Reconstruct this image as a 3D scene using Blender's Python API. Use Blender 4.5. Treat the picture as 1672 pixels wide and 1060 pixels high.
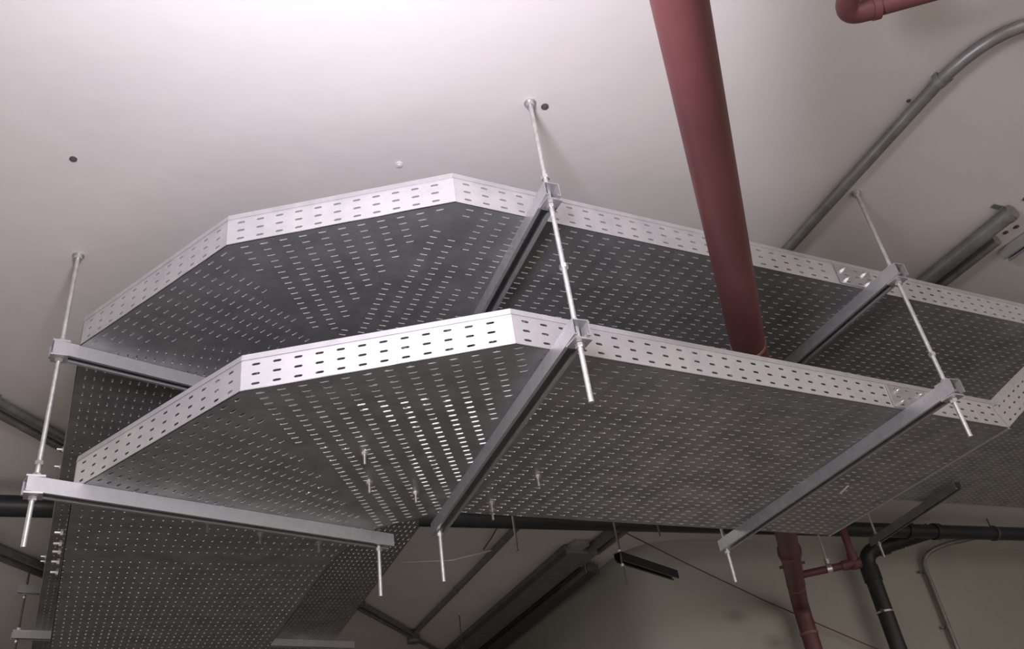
import bpy, math, random
from mathutils import Vector as V, Matrix
random.seed(4)
scn = bpy.context.scene
for o in list(bpy.data.objects): bpy.data.objects.remove(o)
Z0 = 2.55                      # tray level above the floor; scene coordinates below use the lower tray's underside as z = 0
CEIL = 0.737
FLOOR = -Z0

# ------------------------------------------------------------------ camera, world, lights, exposure
cam_d = bpy.data.cameras.new('camera'); cam = bpy.data.objects.new('camera', cam_d)
scn.collection.objects.link(cam); scn.camera = cam
cam_d.sensor_width = 36; cam_d.lens = 36*1400/1672; cam_d.clip_start = .01; cam_d.clip_end = 100
yaw, pitch, roll = .5287, .5812, -.1552
w = V((math.sin(yaw)*math.cos(pitch), math.cos(yaw)*math.cos(pitch), math.sin(pitch)))
r = w.cross(V((0, 0, 1))).normalized(); u = r.cross(w)
r2 = math.cos(roll)*r+math.sin(roll)*u; u2 = -math.sin(roll)*r+math.cos(roll)*u
cam.matrix_world = Matrix(((r2.x, u2.x, -w.x, -.838), (r2.y, u2.y, -w.y, -1.432), (r2.z, u2.z, -w.z, -1.037+Z0), (0, 0, 0, 1)))

wd = bpy.data.worlds.new('hall_ambient'); scn.world = wd; wd.use_nodes = True
wd.node_tree.nodes['Background'].inputs[0].default_value = (.84, .77, .71, 1)
wd.node_tree.nodes['Background'].inputs[1].default_value = 2.1

def lamp(name, loc, energy, size, color, shape='SPHERE'):
    d = bpy.data.lights.new(name, 'POINT'); d.energy = energy; d.color = color; d.shadow_soft_size = size
    o = bpy.data.objects.new(name, d); scn.collection.objects.link(o); o.location = V(loc)+V((0, 0, Z0)); return o
lamp('work_lamp_light', (-.72, -.94, -.10), 114, .17, (.91, .87, 1.0))
lamp('left_fill_light', (-3.6, 2.6, .30), 60, .30, (1.0, .95, .92))  # unseen fill light, added to brighten the left side
vs = scn.view_settings
vs.view_transform = 'Standard'; vs.look = 'None'; vs.gamma = 1; vs.use_curve_mapping = False; vs.exposure = 0.0

# ------------------------------------------------------------------ materials
def mat(name, col, rough=.5, metal=0., noise=None, bump=None, col2=None, spec=.5, rvar=0., emis=None):
    m = bpy.data.materials.new(name); m.use_nodes = True; nt = m.node_tree; b = nt.nodes['Principled BSDF']
    b.inputs['Base Color'].default_value = (*col, 1); b.inputs['Roughness'].default_value = rough; b.inputs['Metallic'].default_value = metal
    b.inputs['Specular IOR Level'].default_value = spec
    tc = nt.nodes.new('ShaderNodeTexCoord')
    if noise:
        n = nt.nodes.new('ShaderNodeTexNoise'); n.inputs['Scale'].default_value = noise; n.inputs['Detail'].default_value = 6; n.inputs['Roughness'].default_value = .62
        nt.links.new(tc.outputs['Object'], n.inputs['Vector'])
        rp = nt.nodes.new('ShaderNodeValToRGB'); rp.color_ramp.elements[0].position = .36; rp.color_ramp.elements[1].position = .66
        rp.color_ramp.elements[0].color = (*(col2 or col), 1); rp.color_ramp.elements[1].color = (*col, 1)
        nt.links.new(n.outputs['Fac'], rp.inputs['Fac']); nt.links.new(rp.outputs['Color'], b.inputs['Base Color'])
        if rvar:
            mr = nt.nodes.new('ShaderNodeMapRange'); mr.inputs['From Min'].default_value = .3; mr.inputs['From Max'].default_value = .7
            mr.inputs['To Min'].default_value = rough+rvar; mr.inputs['To Max'].default_value = rough-rvar
            nt.links.new(n.outputs['Fac'], mr.inputs['Value']); nt.links.new(mr.outputs['Result'], b.inputs['Roughness'])
    if bump:
        n2 = nt.nodes.new('ShaderNodeTexNoise'); n2.inputs['Scale'].default_value = bump[0]; n2.inputs['Detail'].default_value = 4
        nt.links.new(tc.outputs['Object'], n2.inputs['Vector'])
        bp = nt.nodes.new('ShaderNodeBump'); bp.inputs['Strength'].default_value = bump[1]; bp.inputs['Distance'].default_value = bump[2]
        nt.links.new(n2.outputs['Fac'], bp.inputs['Height']); nt.links.new(bp.outputs['Normal'], b.inputs['Normal'])
    if emis:
        b.inputs['Emission Color'].default_value = (*emis[0], 1); b.inputs['Emission Strength'].default_value = emis[1]
    return m
M = dict(
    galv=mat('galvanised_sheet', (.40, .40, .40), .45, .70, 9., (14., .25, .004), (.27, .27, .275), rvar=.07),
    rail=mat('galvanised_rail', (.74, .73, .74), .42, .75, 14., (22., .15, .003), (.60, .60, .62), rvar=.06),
    strut=mat('galvanised_strut', (.52, .51, .51), .38, .65, 25., (40., .2, .002), (.42, .42, .43), rvar=.08),
    rod=mat('zinc_rod', (.66, .66, .64), .42, .7, 60., None, (.50, .50, .48)),
    cutedge_glint=mat('punched_edge_glint', (.74, .73, .72), .35, .7),  # punched slot walls, lighter than the sheet so their colour carries the glint
    bolt=mat('zinc_bolt', (.75, .73, .70), .3, .9),
    red=mat('red_paint_pipe', (.120, .038, .038), .48, 0., 5., (30., .15, .002), (.092, .029, .029), spec=.5),
    scuff=mat('dusty_paint_band', (.27, .15, .13), .7, 0., 30., None, (.16, .07, .06)),
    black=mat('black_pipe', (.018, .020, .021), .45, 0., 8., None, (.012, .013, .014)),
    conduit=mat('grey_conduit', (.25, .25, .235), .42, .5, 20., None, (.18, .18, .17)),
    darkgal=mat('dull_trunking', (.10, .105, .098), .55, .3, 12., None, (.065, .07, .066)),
    plaster=mat('painted_ceiling', (.650, .600, .575), .9, 0., 1.6, (9., .2, .01), (.600, .570, .550), spec=.2),
    wall=mat('grey_plaster_wall', (.365, .345, .305), .92, 0., 2.2, (7., .25, .01), (.325, .312, .280), spec=.2),
    floor=mat('concrete_floor', (.44, .42, .39), .8, 0., 1.2, None, (.36, .345, .32)),
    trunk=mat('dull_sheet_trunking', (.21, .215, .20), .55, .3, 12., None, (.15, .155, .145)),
    white=mat('matte_white', (.85, .83, .80), .6),
    plasterpatch=mat('patch_plaster', (.74, .70, .68), .9, 0., 40., None, (.60, .56, .54)),
    hole=mat('anchor_recess', (.10, .09, .10), .7, .2),
    rust=mat('rusty_wire', (.13, .075, .055), .7, .2),
    diffuser=mat('lit_diffuser', (.9, .9, .9), .6, emis=((1., .99, .96), 2.0)),
    lampbody=mat('lamp_housing', (.8, .8, .8), .5),
)

def smudge(m, spots):       # damp stains on the wall plaster
    nt = m.node_tree; b = nt.nodes['Principled BSDF']; src = b.inputs['Base Color'].links[0].from_socket
    geo = nt.nodes.new('ShaderNodeNewGeometry')
    for (p, sc) in spots:
        mp = nt.nodes.new('ShaderNodeMapping'); mp.vector_type = 'POINT'
        mp.inputs['Scale'].default_value = sc; mp.inputs['Location'].default_value = tuple(-p[i]*sc[i] for i in range(3))
        g = nt.nodes.new('ShaderNodeTexGradient'); g.gradient_type = 'SPHERICAL'; mx = nt.nodes.new('ShaderNodeMix'); mx.data_type = 'RGBA'
        mul = nt.nodes.new('ShaderNodeMath'); mul.operation = 'MULTIPLY'; mul.inputs[1].default_value = .5
        nt.links.new(geo.outputs['Position'], mp.inputs['Vector']); nt.links.new(mp.outputs['Vector'], g.inputs['Vector'])
        nt.links.new(g.outputs['Fac'], mul.inputs[0]); nt.links.new(mul.outputs[0], mx.inputs[0])
        nt.links.new(src, mx.inputs[6]); mx.inputs[7].default_value = (.09, .085, .075, 1); src = mx.outputs[2]
    nt.links.new(src, b.inputs['Base Color'])
smudge(M['wall'], [((2.967, 2.86, .233+Z0), (8, 3, 18)), ((3.227, 2.86, .061+Z0), (8, 3, 14))])

# ------------------------------------------------------------------ mesh helpers
class MB:
    def __init__(s): s.v = []; s.f = []; s.sm = []; s.mi = []
    def add(s, vs, fs, smooth=False, mi=0):
        k = len(s.v); s.v += [tuple(a) for a in vs]; s.f += [tuple(k+i for i in f) for f in fs]; s.sm += [smooth]*len(fs); s.mi += [mi]*len(fs)
    def box(s, c, ex, ey, ez, a, b, d):     # centre, unit axes, half sizes
        c, ex, ey, ez = V(c), V(ex)*a, V(ey)*b, V(ez)*d
        p = [c+ex*i+ey*j+ez*k for k in (-1, 1) for j in (-1, 1) for i in (-1, 1)]
        s.add(p, [(0, 2, 3, 1), (4, 5, 7, 6), (0, 1, 5, 4), (2, 6, 7, 3), (0, 4, 6, 2), (1, 3, 7, 5)])
    def tube(s, pts, rad, n=16, cap=True, smooth=True):
        pts = [V(p) for p in pts]; rads = rad if isinstance(rad, (list, tuple)) else [rad]*len(pts)
        vs, fs = [], []; t0 = (pts[1]-pts[0]).normalized()
        up = V((0, 0, 1)) if abs(t0.z) < .9 else V((1, 0, 0)); nrm = t0.cross(up).normalized()
        for i, p in enumerate(pts):
            t = ((pts[i+1]-p).normalized() if i+1 < len(pts) else V((0, 0, 0)))+((p-pts[i-1]).normalized() if i else V((0, 0, 0)))
            t.normalize(); nrm = (nrm-t*nrm.dot(t)).normalized(); bn = t.cross(nrm)
            for j in range(n):
                a = 2*math.pi*j/n; vs.append(p+(nrm*math.cos(a)+bn*math.sin(a))*rads[i])
        for i in range(len(pts)-1):
            for j in range(n):
                a, b = i*n+j, i*n+(j+1) % n; fs.append((a, b, b+n, a+n))
        s.add(vs, fs, smooth)
        if cap:
            s.add(vs[:n], [tuple(range(n))[::-1]]); s.add(vs[-n:], [tuple(range(n))])
    def prism(s, A, B, side, up, prof):     # 2D outline swept from A to B
        A, B, side, up = V(A), V(B), V(side), V(up); n = len(prof)
        vs = [A+side*x+up*y for x, y in prof]+[B+side*x+up*y for x, y in prof]
        s.add(vs, [(i, (i+1) % n, (i+1) % n+n, i+n) for i in range(n)]+[tuple(range(n))[::-1], tuple(range(n, 2*n))])
    def build(s, name, material, parent=None, **tags):
        loc = parent_loc(parent) if parent else V((0, 0, 0))
        if not parent and s.v:
            xs = list(zip(*s.v)); loc = V(((min(xs[0])+max(xs[0]))/2, (min(xs[1])+max(xs[1]))/2, min(xs[2])))
        me = bpy.data.meshes.new(name); me.from_pydata([tuple(V(p)-loc) for p in s.v], [], s.f); me.validate(); me.update()
        me.polygons.foreach_set('use_smooth', s.sm[:len(me.polygons)] if len(me.polygons) == len(s.sm) else [False]*len(me.polygons))
        me.materials.append(M[material])
        if any(s.mi):
            me.materials.append(M['cutedge_glint'])
            if len(me.polygons) == len(s.mi): me.polygons.foreach_set('material_index', s.mi)
        o = bpy.data.objects.new(name, me); scn.collection.objects.link(o)
        if parent: o.parent = parent
        else: o.location = loc+V((0, 0, Z0))
        o['_w'] = tuple(loc)
        for k, v in tags.items(): o[k] = v
        return o
def parent_loc(p): return V(p['_w'])
def thing(name, loc, label, category, group=None):
    o = bpy.data.objects.new(name, None); scn.collection.objects.link(o); o.empty_display_size = .05
    o.location = V(loc)+V((0, 0, Z0)); o['_w'] = tuple(V(loc)); o['label'] = label; o['category'] = category
    if group: o['group'] = group
    return o
def hexnut(mb, c, axis, rad, h, n=6):
    c, axis = V(c), V(axis).normalized(); mb.tube([c-axis*h/2, c+axis*h/2], rad, n, smooth=False)
def arc(c, a, b, n=8):      # quarter-like arc: c = corner, from point a to point b rounded (quadratic)
    a, b, c = V(a), V(b), V(c); return [a*(1-t)**2+c*2*t*(1-t)+b*t*t for t in [i/n for i in range(n+1)]]

# perforated sheet: convex polygon (2D, in the frame O, ex, ey), slots along ex, thickness along nrm
def clip(poly, f):
    out = []
    for i in range(len(poly)):
        p, q = poly[i], poly[(i+1) % len(poly)]; a, b = f(p), f(q)
        if a >= 0: out.append(p)
        if (a >= 0) != (b >= 0): t = a/(a-b); out.append((p[0]+(q[0]-p[0])*t, p[1]+(q[1]-p[1])*t))
    return out
def perf(mb, O, ex, ey, nrm, poly, pitch=.0507, row=.0272, sl=.0220, sw=.0066, th=.0022, off=(0., 0.), margin=.004, skip=None):
    O, ex, ey, nrm = V(O), V(ex).normalized(), V(ey).normalized(), V(nrm).normalized()
    area = sum(poly[i][0]*poly[(i+1) % len(poly)][1]-poly[(i+1) % len(poly)][0]*poly[i][1] for i in range(len(poly)))
    if area < 0: poly = poly[::-1]
    hp = []
    for i in range(len(poly)):
        (x1, y1), (x2, y2) = poly[i], poly[(i+1) % len(poly)]; dx, dy = x2-x1, y2-y1; L = math.hypot(dx, dy)
        if L < 1e-6: continue
        hp.append((-dy/L, dx/L, -(-dy/L*x1+dx/L*y1)))
    inside = lambda x, y, m: all(a*x+b*y+c >= m for a, b, c in hp)
    x0 = min(p[0] for p in poly); x1 = max(p[0] for p in poly); y0 = min(p[1] for p in poly); y1 = max(p[1] for p in poly)
    i0, i1 = math.floor((x0-off[0])/pitch), math.ceil((x1-off[0])/pitch); j0, j1 = math.floor((y0-off[1])/row), math.ceil((y1-off[1])/row)
    P = lambda x, y, k: O+ex*x+ey*y+nrm*(th*k)
    a, b, e, hb = sl/2-sw/2, sw/2, sl/2, sw*.2
    hole = [(-a, -b), (a, -b), (e, -hb), (e, hb), (a, b), (-a, b), (-e, hb), (-e, -hb)]
    ring = [(0, 1, 5, 4), (1, 2, 7, 6), (2, 3, 9, 8), (3, 0, 11, 10), (1, 6, 5), (2, 8, 7), (3, 10, 9), (0, 4, 11)]
    for j in range(j0, j1):
        run = None
        for i in range(i0, i1):
            cx, cy = off[0]+(i+.5)*pitch, off[1]+(j+.5)*row
            hx, hy = pitch/2, row/2
            cs = [(cx-hx, cy-hy), (cx+hx, cy-hy), (cx+hx, cy+hy), (cx-hx, cy+hy)]
            ok = all(inside(x, y, -1e-9) for x, y in cs)
            if ok and not (skip and skip(cx, cy)):
                # corners 0..3, hole 4..11
                h = [(cx+x, cy+y) for x, y in hole]
                pts = cs+h
                vs = [P(x, y, 0) for x, y in pts]+[P(x, y, 1) for x, y in pts]
                q = [(0, 1, 5, 4), (1, 2, 7, 6), (2, 3, 9, 8), (3, 0, 11, 10), (1, 6, 5), (2, 8, 7), (3, 10, 9), (0, 4, 11)]
                fs = [t[::-1] for t in q]+[tuple(k+12 for k in t) for t in q]
                mb.add(vs, fs); mb.add(vs, [(4+k, 4+(k+1) % 8, 16+(k+1) % 8, 16+k) for k in range(8)], mi=1)
            else:
                pl = cs
                for A_, B_, C_ in hp:
                    pl = clip(pl, lambda p: A_*p[0]+B_*p[1]+C_)
                    if len(pl) < 3: break
                if len(pl) >= 3:
                    n = len(pl)
                    hcs = [(cx+x, cy+y) for x, y in hole]
                    if not ok and not skip and all(inside(x, y, margin) for x, y in hcs):
                        ang = lambda p: math.atan2(p[1]-cy, (p[0]-cx)*.4)
                        o_ = sorted(pl, key=ang); i_ = sorted(hcs, key=ang); ev = sorted([(ang(p), 0, k) for k, p in enumerate(o_)]+[(ang(p), 1, k) for k, p in enumerate(i_)])
                        no, ni = len(o_), len(i_); co, ci = no-1, ni-1; tri = []
                        for _, kind_, k in ev:
                            if kind_ == 0: tri.append((co, k, no+ci)); co = k
                            else: tri.append((no+ci, co, no+k)); ci = k
                        pts = o_+i_; np_ = len(pts)
                        mb.add([P(x, y, 0) for x, y in pts]+[P(x, y, 1) for x, y in pts], [t[::-1] for t in tri]+[tuple(k+np_ for k in t) for t in tri])
                        mb.add([P(x, y, 0) for x, y in i_]+[P(x, y, 1) for x, y in i_], [(k, (k+1) % 8, 8+(k+1) % 8, 8+k) for k in range(8)], mi=1)
                        continue
                    mb.add([P(x, y, 0) for x, y in pl]+[P(x, y, 1) for x, y in pl], [tuple(range(n))[::-1], tuple(range(n, 2*n))])
    n = len(poly)       # rim
    mb.add([P(x, y, 0) for x, y in poly]+[P(x, y, 1) for x, y in poly], [(k, (k+1) % n, n+(k+1) % n, n+k) for k in range(n)])

H = .083        # slotted web of the side rail; the folded lip makes it about 0.1
def sheet(name, pts, z, direction, parent, origin=None, **kw):
    ex = V((*direction, 0)).normalized(); ey = V((-ex.y, ex.x, 0)); O = V((*(origin or pts[0]), z))
    poly = [((V((*p, z))-O).dot(ex), (V((*p, z))-O).dot(ey)) for p in pts]
    mb = MB(); perf(mb, O, ex, ey, (0, 0, 1), poly, **kw); return mb.build(name, 'galv', parent)
def rail(name, A, B, parent, out, lip=True, z=None, upv=(0, 0, 1), material='rail', off=(0., 0.), inner=False):
    A, B = V(A), V(B); ex = (B-A).normalized(); L = (B-A).length; up = V(upv); out = V(out).normalized()
    mb = MB(); perf(mb, A, ex, up, -out, [(0, 0), (L, 0), (L, H), (0, H)], row=.0262, off=(off[0], .002), sl=.0200, sw=.0062)
    # folded lip, leaning back a little over the tray
    a0, b0 = A+up*H, B+up*H; a, b = a0+out*.0022-up*.001, b0+out*.0022-up*.001; t = -out*.003+up*.017; tk = -out*.002
    mb.add([a0, b0, b, a], [(0, 1, 2, 3)])
    c, d = a+t, b+t; e, f = c-out*.012-up*.003, d-out*.012-up*.003
    mb.add([a, b, d, c, a+tk, b+tk, d+tk, c+tk], [(0, 1, 2, 3), (5, 4, 7, 6), (0, 3, 7, 4), (1, 5, 6, 2)])
    mb.add([c, d, f, e], [(0, 1, 2, 3)])
    return mb.build(name, material, parent)
def bolt_down(parent, p, s=1.0):
    mb = MB(); p = V(p); hexnut(mb, p-V((0, 0, .004)), (0, 0, 1), .0095*s, .008); mb.tube([p, p-V((0, 0, .034*s))], .0042*s, 8)
    mb.tube([p+V((0, 0, .001)), p-V((0, 0, .0015))], .012*s, 12); mb.build('bolt', 'bolt', parent, label='small zinc bolt and nut')
def bolt_side(parent, p, out, s=1.0):
    mb = MB(); p, out = V(p), V(out).normalized(); hexnut(mb, p+out*.004, out, .008*s, .008); mb.tube([p, p+out*.018*s], .0038*s, 8); mb.build('bolt', 'bolt', parent)
def splice(parent, A, B, out, off=.004):
    A, B, out = V(A), V(B), V(out).normalized(); ex = (B-A).normalized(); L = (B-A).length
    mb = MB(); perf(mb, A+out*off, ex, (0, 0, 1), -out, [(0, .004), (L, .004), (L, H-.004), (0, H-.004)], row=.0262, off=(.013, .002), sl=.019, sw=.006)
    o = mb.build('splice_plate', 'strut', parent, label='shiny splice plate joining two tray lengths')
    for t in (.2, .8):
        for h in (.022, .060): 
            m2 = MB(); q = A+ex*L*t+V((0, 0, h))+out*off; hexnut(m2, q+out*.004, out, .0085, .008); m2.tube([q, q+out*.014], .004, 8); m2.build('bolt', 'bolt', o)

# ------------------------------------------------------------------ the room
def slab(name, lo, hi, material):
    mb = MB(); lo, hi = V(lo), V(hi); c = (lo+hi)/2; h = (hi-lo)/2
    mb.box(c, (1, 0, 0), (0, 1, 0), (0, 0, 1), h.x, h.y, h.z); return mb.build(name, material, kind='structure')
slab('floor', (-6, -6, FLOOR-.2), (9, 11, FLOOR), 'floor')
slab('ceiling', (-6, -6, CEIL), (9, 11, CEIL+.25), 'plaster')
mb = MB()   # wall block: the back face on the right and its return running away along the trunking
cr = [(2.97, 2.885), (2.80, 2.895), (2.64, 2.93), (2.52, 2.99), (2.45, 3.07), (2.415, 3.16), (2.405, 3.26)]      # rounded corner
out_ = [(8.8, 2.77), (8.8, 10.8), (2.95, 10.8)]+cr[::-1]; nw = len(out_)
mb.add([(x, y, FLOOR) for x, y in out_]+[(x, y, CEIL) for x, y in out_], [tuple(range(nw))[::-1], tuple(range(nw, 2*nw))])
mb.add([(x, y, FLOOR) for x, y in out_]+[(x, y, CEIL) for x, y in out_], [(k, (k+1) % nw, nw+(k+1) % nw, nw+k) for k in range(nw)], True)
mb.build('wall_back', 'wall', kind='structure')
slab('wall_far', (-6, 10.8, FLOOR), (3.0, 11, CEIL), 'wall')
slab('wall_right', (9, -6, FLOOR), (9.2, 11, CEIL), 'wall')
slab('wall_left', (-6.2, -6, FLOOR), (-6, 11, CEIL), 'wall')

# ------------------------------------------------------------------ lower tray
low = thing('cable_tray', (-.86, 0, 0), 'lower perforated galvanised cable tray with faceted bend, nearest the camera', 'cable tray', 'stacked perforated cable trays')
LP2, LP1, LP0 = (0, 0), (-.545, .343), (-.862, .947)
LI, LJ, LK, LKo = (.215, .965), (.035, 1.12), (-.03, 1.42), (-.866, 1.42)
LE, LEi = (1.815, .066), (1.905, 1.0)
LD = V((LE[0], LE[1], 0)).normalized()
LLo, LLi = (-.872, 4.2), (.03, 4.2)
LS = (.078, .0028)
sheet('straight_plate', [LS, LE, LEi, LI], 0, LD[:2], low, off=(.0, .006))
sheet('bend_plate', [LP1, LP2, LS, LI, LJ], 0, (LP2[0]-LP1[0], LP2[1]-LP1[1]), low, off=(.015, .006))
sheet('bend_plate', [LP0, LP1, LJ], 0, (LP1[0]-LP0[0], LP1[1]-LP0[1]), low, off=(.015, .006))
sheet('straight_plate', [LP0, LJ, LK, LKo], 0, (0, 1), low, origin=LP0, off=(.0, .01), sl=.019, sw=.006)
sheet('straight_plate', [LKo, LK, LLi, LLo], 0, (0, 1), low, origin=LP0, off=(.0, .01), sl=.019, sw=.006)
def edge_rail(par, p, q, z, flip=1, name='side_rail', off=.01, **kw):
    d = V((q[0]-p[0], q[1]-p[1], 0)).normalized(); out = V((d.y, -d.x, 0))*flip
    return rail(name, (*p, z), (*q, z), par, out, off=(off, 0), **kw)
edge_rail(low, LP2, LE, 0); edge_rail(low, LP1, LP2, 0); edge_rail(low, LP0, LP1, 0); edge_rail(low, LLo, LP0, 0)
edge_rail(low, LEi, LI, 0); edge_rail(low, LI, LJ, 0); edge_rail(low, LJ, LK, 0); edge_rail(low, LK, LLi, 0)
mb = MB(); mb.prism((*LE, -.004), (*LEi, -.004), (1, 0, 0), (0, 0, 1), [(-.008, 0), (0, 0), (0, .0039), (-.008, .0039)]); mb.build('end_flange', 'rail', low)
# riser: the tray folds up 30 degrees at its right end
ca, sa = math.cos(math.radians(30)), math.sin(math.radians(30)); LR = .52
rd = V((LD.x*ca, LD.y*ca, sa)); ru = V((-LD.x*sa, -LD.y*sa, ca)); yv = V((-LD.y, LD.x, 0))
A = V((*LE, 0)); B = V((*LEi, 0))
mb = MB(); Wd = (B-A).dot(yv); perf(mb, A, rd, yv, ru, [(0, 0), (LR, 0), (LR, Wd), (0, Wd)], off=(.02, .006)); mb.build('riser_plate', 'galv', low)
rail('riser_rail', A, A+rd*LR, low, -yv, upv=ru, off=(.02, 0)); rail('riser_rail', A+yv*Wd+rd*LR, A+yv*Wd, low, yv, upv=ru, off=(.02, 0))
mb = MB(); n_ = -yv; a_ = A+V((0, 0, H)); b_ = A+ru*H; mb.add([A+n_*.0006, b_+n_*.0006, a_+n_*.0006], [(0, 1, 2)]); 
mb.build('rail_gusset', 'rail', low)
splice(low, V((*LE, 0))*0.70, V((*LE, 0))*0.795, (LD.y, -LD.x, 0))
for q in ((-.17, .60), (.06, .83), (.39, .66), (.33, .87), (.36, .93), (-.10, .78), (-.32, 1.2), (-.12, 1.26), (-.49, 1.12)):
    bolt_down(low, (q[0], q[1], 0))
mb = MB(); mb.box((1.585, .585, -.0015), V((.35, 1, 0)).normalized(), V((1, -.35, 0)).normalized(), (0, 0, 1), .030, .005, .001); mb.build('white_strip', 'white', low, label='short white strip')  # small flat white strip under the plate
for q in ((-.872, 1.33), (-.872, 1.42), (-.872, 1.49), (-.872, 1.58), (-.872, 1.68)):
    bolt_side(low, (q[0], q[1], .03), (-1, 0, 0), 1.3)

# ------------------------------------------------------------------ upper tray
UZ = .412
up_ = thing('cable_tray', (-.9, 0, UZ), 'upper wide galvanised cable tray with faceted bend, close under the ceiling', 'cable tray', 'stacked perforated cable trays')
UP2, UP1, UP0, UK = (-.103, .007), (-.599, .33), (-.902, .883), (-.24, .71)
UE, UEi, UA, UB = (4.5, -.006), (4.5, 1.43), (.84, 1.5), (.31, .87)
UC, UD, UF, UFo = (.20, 1.20), (.57, 2.1), (.76, 4.9), (-.985, 4.9)
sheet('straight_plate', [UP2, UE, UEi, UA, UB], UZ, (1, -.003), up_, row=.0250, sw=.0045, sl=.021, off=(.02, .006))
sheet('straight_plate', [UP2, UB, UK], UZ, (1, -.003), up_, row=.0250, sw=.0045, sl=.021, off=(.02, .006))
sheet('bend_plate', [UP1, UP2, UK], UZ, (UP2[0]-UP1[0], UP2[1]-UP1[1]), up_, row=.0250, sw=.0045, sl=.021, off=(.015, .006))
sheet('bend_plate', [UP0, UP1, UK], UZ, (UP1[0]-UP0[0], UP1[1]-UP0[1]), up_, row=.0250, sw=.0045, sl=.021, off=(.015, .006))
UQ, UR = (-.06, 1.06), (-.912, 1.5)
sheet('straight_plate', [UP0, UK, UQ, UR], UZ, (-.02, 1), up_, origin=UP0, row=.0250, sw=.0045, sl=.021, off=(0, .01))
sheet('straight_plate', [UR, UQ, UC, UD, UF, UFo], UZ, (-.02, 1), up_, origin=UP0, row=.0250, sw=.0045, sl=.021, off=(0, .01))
mb_pts = [UK, UB, UQ]
sheet('corner_plate', mb_pts, UZ, (UP2[0]-UP1[0], UP2[1]-UP1[1]), up_, row=.0250, sw=.0045, sl=.021)
US = (1.20, UP2[1]-.003*1.3)
edge_rail(up_, UP2, US, UZ); edge_rail(up_, (US[0]+.001, US[1]), UE, UZ); edge_rail(up_, UP1, UP2, UZ); edge_rail(up_, UP0, UP1, UZ); edge_rail(up_, UFo, UP0, UZ)
edge_rail(up_, UEi, UA, UZ); edge_rail(up_, UA, UB, UZ); edge_rail(up_, UC, UD, UZ); edge_rail(up_, UD, UF, UZ)
splice(up_, (1.205, UP2[1]-.004, UZ), (1.36, UP2[1]-.0045, UZ), (0, -1, 0))
for q in ((-.912, 1.62), (-.915, 1.76), (-.935, 2.68), (-.935, 2.74)):
    bolt_side(up_, (q[0]-.002, q[1], UZ+.03), (-1, 0, 0), 1.3)

# ------------------------------------------------------------------ strut channels (open side down) and threaded rods
SH = .041; SW_ = .0205
def strut(A, B, ztop, label, group, lipz=True, material='strut', name='strut_channel'):
    A, B = V((*A, ztop)), V((*B, ztop)); d = (B-A).normalized(); side = V((d.y, -d.x, 0)); L = (B-A).length
    t = thing(name, (*((A+B)/2)[:2], ztop-SH), label, 'strut channel', group)
    k = .0025; w_, h_ = SW_, SH
    prof = [(-w_, 0), (w_, 0), (w_, -h_), (w_-.009, -h_), (w_-.009, -h_+.007), (w_-.009+k, -h_+.007), (w_-.009+k, -h_+k), (w_-k, -h_+k), (w_-k, -k),
            (-w_+k, -k), (-w_+k, -h_+k), (-w_+.009-k, -h_+k), (-w_+.009-k, -h_+.007), (-w_+.009, -h_+.007), (-w_+.009, -h_), (-w_, -h_)]
    m = MB(); m.prism(A, B, side, (0, 0, 1), prof); m.build('channel', material, t)
    return t
def rod(x, y, z0, z1, nuts, label, group, rad=.0062, anchor=True, washers=(), material='rod', lean=(0, 0)):
    t = thing('threaded_rod', (x, y, z0), label, 'threaded rod', group)
    X = lambda z: V((x+lean[0]*(z-z0), y+lean[1]*(z-z0), z))
    m = MB(); m.tube([X(z0), X(z1)], rad, 12); m.build('shank', material, t)
    for z in nuts:
        m = MB(); hexnut(m, X(z), (0, 0, 1), rad*1.75, .011); m.build('nut', 'bolt', t)
    for z in washers:
        m = MB(); m.box(X(z), (1, 0, 0), (0, 1, 0), (0, 0, 1), .022, .022, .0025); m.build('square_washer', 'strut', t)
    if anchor:
        m = MB(); m.tube([X(z1-.016), X(z1)], rad*1.9, 14); m.tube([X(z1-.004), X(z1)], rad*2.7, 16); m.build('ceiling_anchor', 'rod', t)
    return t
gs, gr = 'strut channels carrying the trays', 'threaded rods hanging the trays'
t_ = -.0005
strut((.098, -.128), (.218, 1.06), t_, 'strut channel under the lower tray just beside its bend', gs)
strut((1.312, -.138), (1.432, 1.105), t_, 'strut channel under the right end of the lower tray', gs)
strut((-.972, .885), (.10, 1.183), t_, 'bright strut channel under the left side of the lower tray', gs)
strut((.098, -.128), (.222, 1.14), UZ+t_, 'strut channel under the upper tray just beside its bend', gs)
strut((1.312, -.138), (1.452, 1.62), UZ+t_, 'strut channel under the upper tray right of the red pipe', gs)
strut((-.972, .885), (.13, 1.192), UZ+t_, 'strut channel under the left side of the upper tray', gs)
strut((-1.06, 3.69), (.83, 4.01), UZ+t_, 'far strut channel crossing below the upper tray at the bottom left', gs)
strut((-1.07, 3.66), (-.62, 3.735), .635, 'short strut channel end above the far left strut, beside the tray edge', gs)
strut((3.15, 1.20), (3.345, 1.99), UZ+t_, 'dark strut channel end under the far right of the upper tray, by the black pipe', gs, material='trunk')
LB = [-SH-.008, .006]
def hang(x, y, label, z0=-.20, tiers=(0, UZ), extra=(), **kw):
    nuts = []
    ws = []
    for z in tiers: nuts += [z-SH-.012, z+.010]; ws += [z-SH-.003, z+.002]
    return rod(x, y, z0, CEIL, nuts+list(extra), label, gr, washers=ws, **kw)
hang(.105, -.098, 'threaded rod in the centre, passing both trays beside the bend', z0=-.195, extra=(.17, UZ+.045))
hang(1.318, -.105, 'threaded rod at the right passing both trays beyond the red pipe', z0=-.165, extra=(.10,))
hang(-.949, .892, 'threaded rod at the far left passing both trays', z0=-.18, extra=(.045,))
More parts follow.
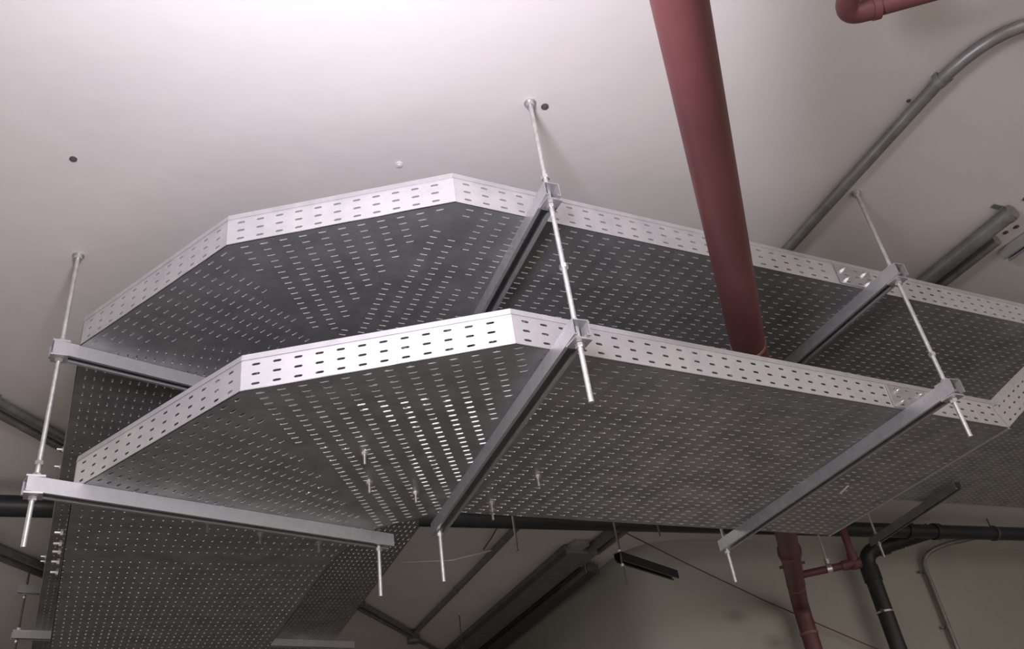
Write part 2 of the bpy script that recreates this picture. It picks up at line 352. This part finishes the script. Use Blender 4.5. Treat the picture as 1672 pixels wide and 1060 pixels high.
def stub(x, y, z0, z1, label, **kw): return rod(x, y, z0, z1, [-SH-.012], label, gr, anchor=False, **kw)
stub(.054, 1.170, -.205, UZ-SH, 'rod stub below the inner end of the left strut channel')
stub(.211, 1.025, -.205, CEIL, 'rod stub below the inner end of the strut beside the bend')
stub(1.428, 1.085, -.17, UZ-SH, 'rod stub below the inner end of the right strut channel')
rod(1.440, 1.52, UZ-.16, CEIL, [UZ-SH-.012, UZ+.01], 'rod at the inner end of the upper right strut channel', gr)
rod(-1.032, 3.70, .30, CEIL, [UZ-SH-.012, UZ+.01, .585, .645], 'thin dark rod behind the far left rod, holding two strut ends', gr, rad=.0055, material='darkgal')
rod(3.325, 1.93, .28, CEIL, [UZ-SH-.012, UZ+.01], 'rod through the strut end beside the black pipe elbow', gr)

# hung bracket behind the lower tray
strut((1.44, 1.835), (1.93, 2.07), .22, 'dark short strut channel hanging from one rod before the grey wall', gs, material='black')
rod(1.468, 1.85, .075, CEIL, [.165, .232], 'thin dark rod holding the hanging strut before the grey wall', gr, rad=.0055, material='darkgal')
rod(.90, 1.80, .20, CEIL, [], 'short dark rod end below the tray, left of the ceiling trunking', gr, rad=.0055, material='darkgal')
rod(1.66, 1.77, .285, UZ, [], 'tiny rod end peeking below the lower tray near the thin wire', gr, rad=.005, anchor=False, material='rust')
rod(1.79, 4.49, .30, CEIL, [], 'very thin rod on the ceiling left of the trunking, far away', gr, rad=.004, material='darkgal')

# ------------------------------------------------------------------ red pipes
R_ = .0525
t = thing('red_pipe', (.9, .2, .27-R_), 'thick dark red pipe running between the two trays and dropping at the wall', 'pipe')
A, B = V((-.33, -1.11, .27)), V((3.40, 2.745, .27)); d = (B-A).normalized()
mb = MB(); pts = [A, B-d*.12]+arc(B, B-d*.12, B-V((0, 0, .12)))[1:]+[V((B.x, B.y, FLOOR))]
mb.tube(pts, R_, 28); mb.build('pipe_run', 'red', t)
def ring(par, c, axis, r1, w_, material, name, n=28):
    m = MB(); c, axis = V(c), V(axis).normalized(); m.tube([c-axis*w_/2, c+axis*w_/2], r1, n); return m.build(name, material, par)
P_ = lambda s: A+d*s
ring(t, P_(1.815), d, R_+.0012, .010, 'scuff', 'weld_band')
ring(t, P_(1.90), d, R_+.003, .16, 'red', 'coupling')
ring(t, P_(4.15), d, R_+.010, .055, 'red', 'coupling')
ring(t, P_(4.85), d, R_+.003, .012, 'scuff', 'weld_band')
ring(t, (B.x, B.y, .08), (0, 0, 1), R_+.005, .015, 'scuff', 'weld_band')
c = P_(4.42)
for s_ in (-1, 1):
    m = MB(); sd = V((d.y, -d.x, 0))*s_; m.tube([c+sd*R_, c+sd*(R_+.018)], .008, 10); m.build('bolt', 'darkgal', t)
t = thing('red_branch_pipe', (3.07, 2.1, .25), 'thin dark red branch pipe joining the thick red pipe below the tray corner', 'pipe')
mb = MB(); b0 = V((2.94, 2.22, .27)); b1 = V((3.165, 2.01, .27)); b2 = V((3.165, 2.01, UZ+.22)); rb = .0215
mb.tube([b0-(b1-b0)*.2, b1], rb, 18); mb.build('branch', 'red', t)
mb = MB(); mb.tube([b1-V((0, 0, .0)), V((b1.x, b1.y, CEIL-.02))], rb, 18); mb.build('riser', 'red', t)
mb = MB(); dd = (b1-b0).normalized(); mb.tube([b1-dd*.07, b1+dd*.035], rb+.007, 18); mb.tube([b1-V((0, 0, .03)), b1+V((0, 0, .06))], rb+.007, 18); mb.build('tee_fitting', 'red', t)
t = thing('pipe_clamp', (3.06, 2.108, .245), 'bright pipe clamp on a rod holding the thin red branch pipe', 'pipe clamp')
cc = b0+(b1-b0)*.54
mb = MB(); mb.tube([cc-dd*.014, cc+dd*.014], rb+.005, 18); mb.build('clamp_band', 'bolt', t)
mb = MB(); mb.tube([cc+V((0, 0, rb)), V((cc.x, cc.y, CEIL))], .006, 8); mb.build('hanger_rod', 'strut', t)
mb = MB(); hexnut(mb, cc+V((0, 0, rb+.02)), (0, 0, 1), .016, .03); mb.build('nut', 'bolt', t)
# elbow at the top right
t = thing('red_elbow_pipe', (.54, -.74, .47), 'red pipe elbow hanging at the top right near the ceiling', 'pipe')
er = .0235; e0 = V((.545, -.732, .50)); ea = V((.36, -1.10, .50)); eb = V((1.05, -1.14, .50))
da, db = (ea-e0).normalized(), (eb-e0).normalized()
mb = MB(); mb.tube([e0+da*.06, ea], er*.88, 20); mb.build('pipe_arm', 'red', t)
mb = MB(); mb.tube([e0+db*.06, eb], er*.88, 20); mb.build('pipe_arm', 'red', t)
mb = MB(); mb.tube([e0+da*.075]+arc(e0, e0+da*.05, e0+db*.05)+[e0+db*.075], [er*1.06]+[er*1.04]*9+[er*1.06], 20)
for q in (da, db): mb.tube([e0+q*.066, e0+q*.082], er*1.16, 20)
mb.build('elbow', 'red', t)
mb = MB(); q = e0+V((.035, -.07, .03)); mb.box(q, db, V((-db.y, db.x, 0)), (0, 0, 1), .03, .014, .010); mb.build('plaster_smear', 'plasterpatch', t)

# ------------------------------------------------------------------ black drain pipes
t = thing('black_pipe', (1.5, 2.4, .58), 'long black drain pipe under the ceiling behind the trays', 'pipe')
a, b = V((-3.2, 2.69, .628)), V((7.0, 2.195, .628)); d = (b-a).normalized()
mb = MB(); mb.tube([a, b], .047, 24); mb.build('pipe_run', 'black', t)
for s_ in (.72, .745): ring(t, a+(b-a)*s_, d, .056, .05, 'black', 'coupling')
for s_ in (.15, .62, .80):
    q = a+(b-a)*s_; ring(t, q, d, .053, .02, 'darkgal', 'hanger_band'); mb = MB(); mb.tube([q+V((0, 0, .05)), V((q.x, q.y, CEIL))], .005, 8); mb.build('hanger_rod', 'darkgal', t)
t = thing('black_downpipe', (4.08, 2.72, FLOOR), 'black downpipe with elbow on the wall at the lower right', 'pipe')
j = V((4.36, 2.335, .637)); e = V((4.09, 2.70, .61)); rp_ = .053
mb = MB(); mb.tube([j, e+(j-e).normalized()*.1]+arc(e, e+(j-e).normalized()*.1, e-V((0, 0, .10)))[1:]+[V((4.085, 2.70, FLOOR))], rp_, 24); mb.build('pipe_run', 'black', t)
mb = MB(); mb.tube([e-V((0, 0, .10)), e-V((0, 0, .20))], rp_+.008, 24); mb.tube([e+(j-e).normalized()*.10, e+(j-e).normalized()*.17], rp_+.008, 24); mb.build('socket', 'black', t)
ring(t, (4.085, 2.70, .20), (0, 0, 1), rp_+.004, .012, 'bolt', 'clamp_band')
mb = MB(); mb.tube([(4.02, 2.66, .195), (3.99, 2.64, .195)], .012, 8); mb.build('clamp_screw', 'darkgal', t)
mb = MB(); mb.tube([(4.25, 2.48, .56), (4.25, 2.48, CEIL)], .005, 8); mb.build('hanger_rod', 'bolt', t)

# ------------------------------------------------------------------ conduits on the ceiling and wall
def clip_on(par, p, d, rad, s_=1):
    p, d = V(p), V(d).normalized(); sd = V((-d.y, d.x, 0))
    m = MB(); m.tube([p-d*.009, p+d*.009], rad+.003, 16); m.box(p+sd*(rad+.016)*s_+V((0, 0, CEIL-p.z-.002)), d, sd, (0, 0, 1), .009, .020, .002); m.box(p+V((0, 0, (CEIL-p.z)/2)), d, sd, (0, 0, 1), .009, rad*.9, (CEIL-p.z)/2)
    m.build('saddle_clip', 'conduit', par)
def conduit(pts, rad, label, group=None, clips=(), material='conduit', side=1):
    pts = [V(p) for p in pts]; mid = pts[len(pts)//2]
    t = thing('conduit', (mid.x, mid.y, mid.z-rad), label, 'conduit', group)
    m = MB(); m.tube(pts, rad, 14); m.build('tube', material, t)
    L = 0; seg = []
    for i in range(len(pts)-1): seg.append((L, pts[i], pts[i+1])); L += (pts[i+1]-pts[i]).length
    for c_ in clips:
        for s0, p, q in seg:
            if s0 <= c_ <= s0+(q-p).length: clip_on(t, p+(q-p).normalized()*(c_-s0), q-p, rad, side)
    return t
gc = 'steel conduits fixed to the ceiling'
zc = CEIL-.022
c1 = [V((2.6, -.90, zc)), V((1.62, -.86, zc)), V((1.42, -.845, zc))]+arc((1.17, -.82, zc), (1.38, -.84, zc), (1.182, -.56, zc), 10)+[V((1.265, .17, zc)), V((1.605, 5.02, zc))]
conduit(c1, .0185, 'long steel conduit with a swept bend at the upper right, crossing the ceiling', gc, clips=(1.60, 4.4, 6.1), side=-1)
zc2 = CEIL-.03
conduit([(1.935, -.232, zc2), (2.10, 3.12, zc2)], .028, 'thick conduit with an open end at the right edge, entering the trunking', gc, clips=(.02,), side=1)
conduit([(2.035, -.09, CEIL-.022), (2.19, 3.12, CEIL-.022)], .021, 'thinner conduit alongside the thick open-ended conduit', gc)
conduit([(-2.9, -.16, zc), (-1.157, 1.83, zc), (.905, 4.15, zc), (1.66, 5.02, zc)], .0165, 'upper conduit of the pair crossing the ceiling behind the left rod', gc, clips=(2.62, 5.85), side=1)
conduit([(-2.9, -.065, zc), (-1.157, 1.925, zc), (.945, 4.28, zc), (2.05, 5.52, zc)], .0165, 'lower conduit of the pair crossing the ceiling behind the left rod', gc)
conduit([(-2.6, 1.55, zc), (-.60, 4.05, zc)], .018, 'upper conduit of the far pair at the lower left edge', gc)
conduit([(-2.6, 1.68, zc), (-.60, 4.18, zc)], .018, 'lower conduit of the far pair at the lower left edge', gc)
wy = 2.818
wc = conduit([(5.20, 2.52, CEIL-.025), (5.14, 2.60, CEIL-.025)]+arc((4.80, wy-.005, CEIL-.03), (5.12, 2.63, CEIL-.025), (4.80, wy-.005, .56), 10)+[V((4.79, wy-.004, FLOOR+.02))], .017, 'thin conduit bending off the ceiling and running down the right wall')
for z in (.53, .13):
    ring(wc, (4.795, wy-.004, z), (0, 0, 1), .0205, .018, 'conduit', 'saddle_clip', 14)
    m = MB(); m.box((4.76, wy+.012, z), (1, 0, 0), (0, 1, 0), (0, 0, 1), .018, .004, .009); m.build('clip_foot', 'conduit', wc)
t = thing('junction_box', (1.64, 5.07, CEIL-.05), 'round junction box where the ceiling conduits meet at the bottom', 'junction box')
mb = MB(); mb.tube([(1.64, 5.07, CEIL-.05), (1.64, 5.07, CEIL)], .05, 20); mb.build('box', 'conduit', t)
mb = MB(); mb.tube([(1.64, 5.07, CEIL-.056), (1.64, 5.07, CEIL-.05)], .054, 20); mb.build('lid', 'conduit', t)
conduit([(1.56, 5.10, CEIL-.03)]+arc((1.40, 5.18, CEIL-.03), (1.56, 5.10, CEIL-.03), (1.42, 5.45, CEIL-.05), 6)+[V((1.45, 6.2, CEIL-.06))], .024, 'short dark conduit curving away from the round junction box', material='darkgal')

# trunking
def trunk(pts, z0, z1, name, label, material='darkgal', lid=True):
    t = thing(name, (sum(p[0] for p in pts)/4, sum(p[1] for p in pts)/4, z0), label, 'trunking', 'sheet metal cable trunking')
    m = MB(); m.add([(x, y, z0) for x, y in pts]+[(x, y, z1) for x, y in pts], [(3, 2, 1, 0), (4, 5, 6, 7)]+[(k, (k+1) % 4, 4+(k+1) % 4, 4+k) for k in range(4)]); m.build('body', material, t)
    return t
t = trunk([(1.915, 3.06), (2.15, 3.06), (2.36, 6.2), (2.11, 6.2)], CEIL-.06, CEIL-.001, 'cable_trunking', 'dull metal trunking fixed to the ceiling running away from the camera', 'trunk')
mb = MB(); mb.prism((1.907, 3.06, CEIL-.06), (2.102, 6.2, CEIL-.06), (1, 0, 0), (0, 0, 1), [(0, -.012), (.012, -.012), (.012, .02), (0, .02)]); mb.build('edge_flange', 'darkgal', t)
mb = MB(); mb.prism((2.145, 3.3, CEIL-.06), (2.345, 6.2, CEIL-.06), (1, 0, 0), (0, 0, 1), [(0, -.014), (.012, -.014), (.012, .02), (0, .02)]); mb.build('edge_flange', 'black', t)
mb = MB(); mb.box((1.99, 3.02, CEIL-.02), (1, .07, 0), (-.07, 1, 0), (0, 0, 1), .05, .05, .018); mb.build('end_bracket', 'strut', t)
t = trunk([(2.20, 3.30), (2.335, 3.36), (2.60, 6.2), (2.42, 6.2)], .672, .712, 'cable_trunking', 'second trunking piece, drawn out dark for the shadow band between the ceiling trunking and the wall')  # front end is a real piece; the rest stands in for wall shadow
mb = MB(); mb.prism((2.19, 3.30, .672), (2.225, 3.72, .672), (1, 0, 0), (0, 0, 1), [(0, -.03), (.008, -.03), (.008, .04), (0, .04)]); mb.build('side_flange', 'trunk', t)
for k in range(7):
    mb = MB(); mb.box((2.215+.018*k, 3.302+.008*k, .685), (1, .4, 0), (-.4, 1, 0), (0, 0, 1), .003, .003, .03); mb.build('rib', 'trunk', t)

# strut offcut and conduit stub at the right edge
strut((2.155, -.028), (2.17, -.60), CEIL-.004, 'strut channel offcut on the ceiling at the right edge', gs)
# ------------------------------------------------------------------ wires
def wire(pts, rad, label, material='rust'):
    m = MB(); m.tube(pts, rad, 6); m.build('wire', material, label=label, category='wire', group='thin wires')
wire([(2.19, 2.81, .735), (2.6, 2.81, .55), (3.16, 2.80, .307), (3.94, 2.79, .008), (4.7, 2.775, -.25)], .004, 'thin brown wire slanting down the grey wall to the right')
wire([(1.30, 2.62, .735), (1.36, 2.95, .715), (1.42, 3.20, .735)], .004, 'thin brown wire hanging from the ceiling near the trunking')
wire([(.98, 3.45, .733), (1.25, 3.30, .700), (1.62, 3.06, .733)], .003, 'thin pale wire stretched across the ceiling conduit', 'plasterpatch')

# ------------------------------------------------------------------ ceiling anchors and marks
def anchor(x, y, rad, label, material='hole', h=.006):
    t = thing('ceiling_anchor', (x, y, CEIL-h), label, 'anchor', 'empty anchors in the ceiling')
    m = MB(); m.tube([(x, y, CEIL-.003), (x, y, CEIL)], rad, 14); m.build('washer', material, t)
    m = MB(); m.tube([(x, y, CEIL-h), (x, y, CEIL-.003)], rad*.45, 10); m.build('stud', material, t)
anchor(-.984, .476, .0095, 'small dark anchor in the ceiling at the upper left')
anchor(.150, -.100, .0105, 'dark anchor in the ceiling beside the top of the centre rod')
anchor(-.155, .232, .011, 'pale plastered anchor in the ceiling above the upper tray bend', 'plasterpatch', .006)
anchor(1.172, -.47, .006, 'tiny dark anchor in the ceiling beside the swept conduit clip')
for k, (x, y) in enumerate(((1.965, -.275), (2.077, -.152), (2.065, -.115), (2.10, -.20))):
    anchor(x, y, .010, ['dark anchor above the conduit end at the right edge', 'small anchor right of the conduit end', 'small anchor below the conduit end', 'small anchor at the right edge beside the strut offcut'][k])

# ------------------------------------------------------------------ ceiling lamps hidden above the trays
for k, (x0, x1) in enumerate(((.08, .86),)):
    t = thing('ceiling_light', ((x0+x1)/2, 2.0, CEIL-.03), 'flat ceiling light glowing through the tray slots beside the strut', 'light')
    m = MB(); m.box(((x0+x1)/2, 2.0, CEIL-.015), (1, 0, 0), (0, 1, 0), (0, 0, 1), (x1-x0)/2+.015, .60, .015); m.build('frame', 'lampbody', t)
    m = MB(); m.box(((x0+x1)/2, 2.0, CEIL-.032), (1, 0, 0), (0, 1, 0), (0, 0, 1), (x1-x0)/2, .585, .002); m.build('diffuser', 'diffuser', t)
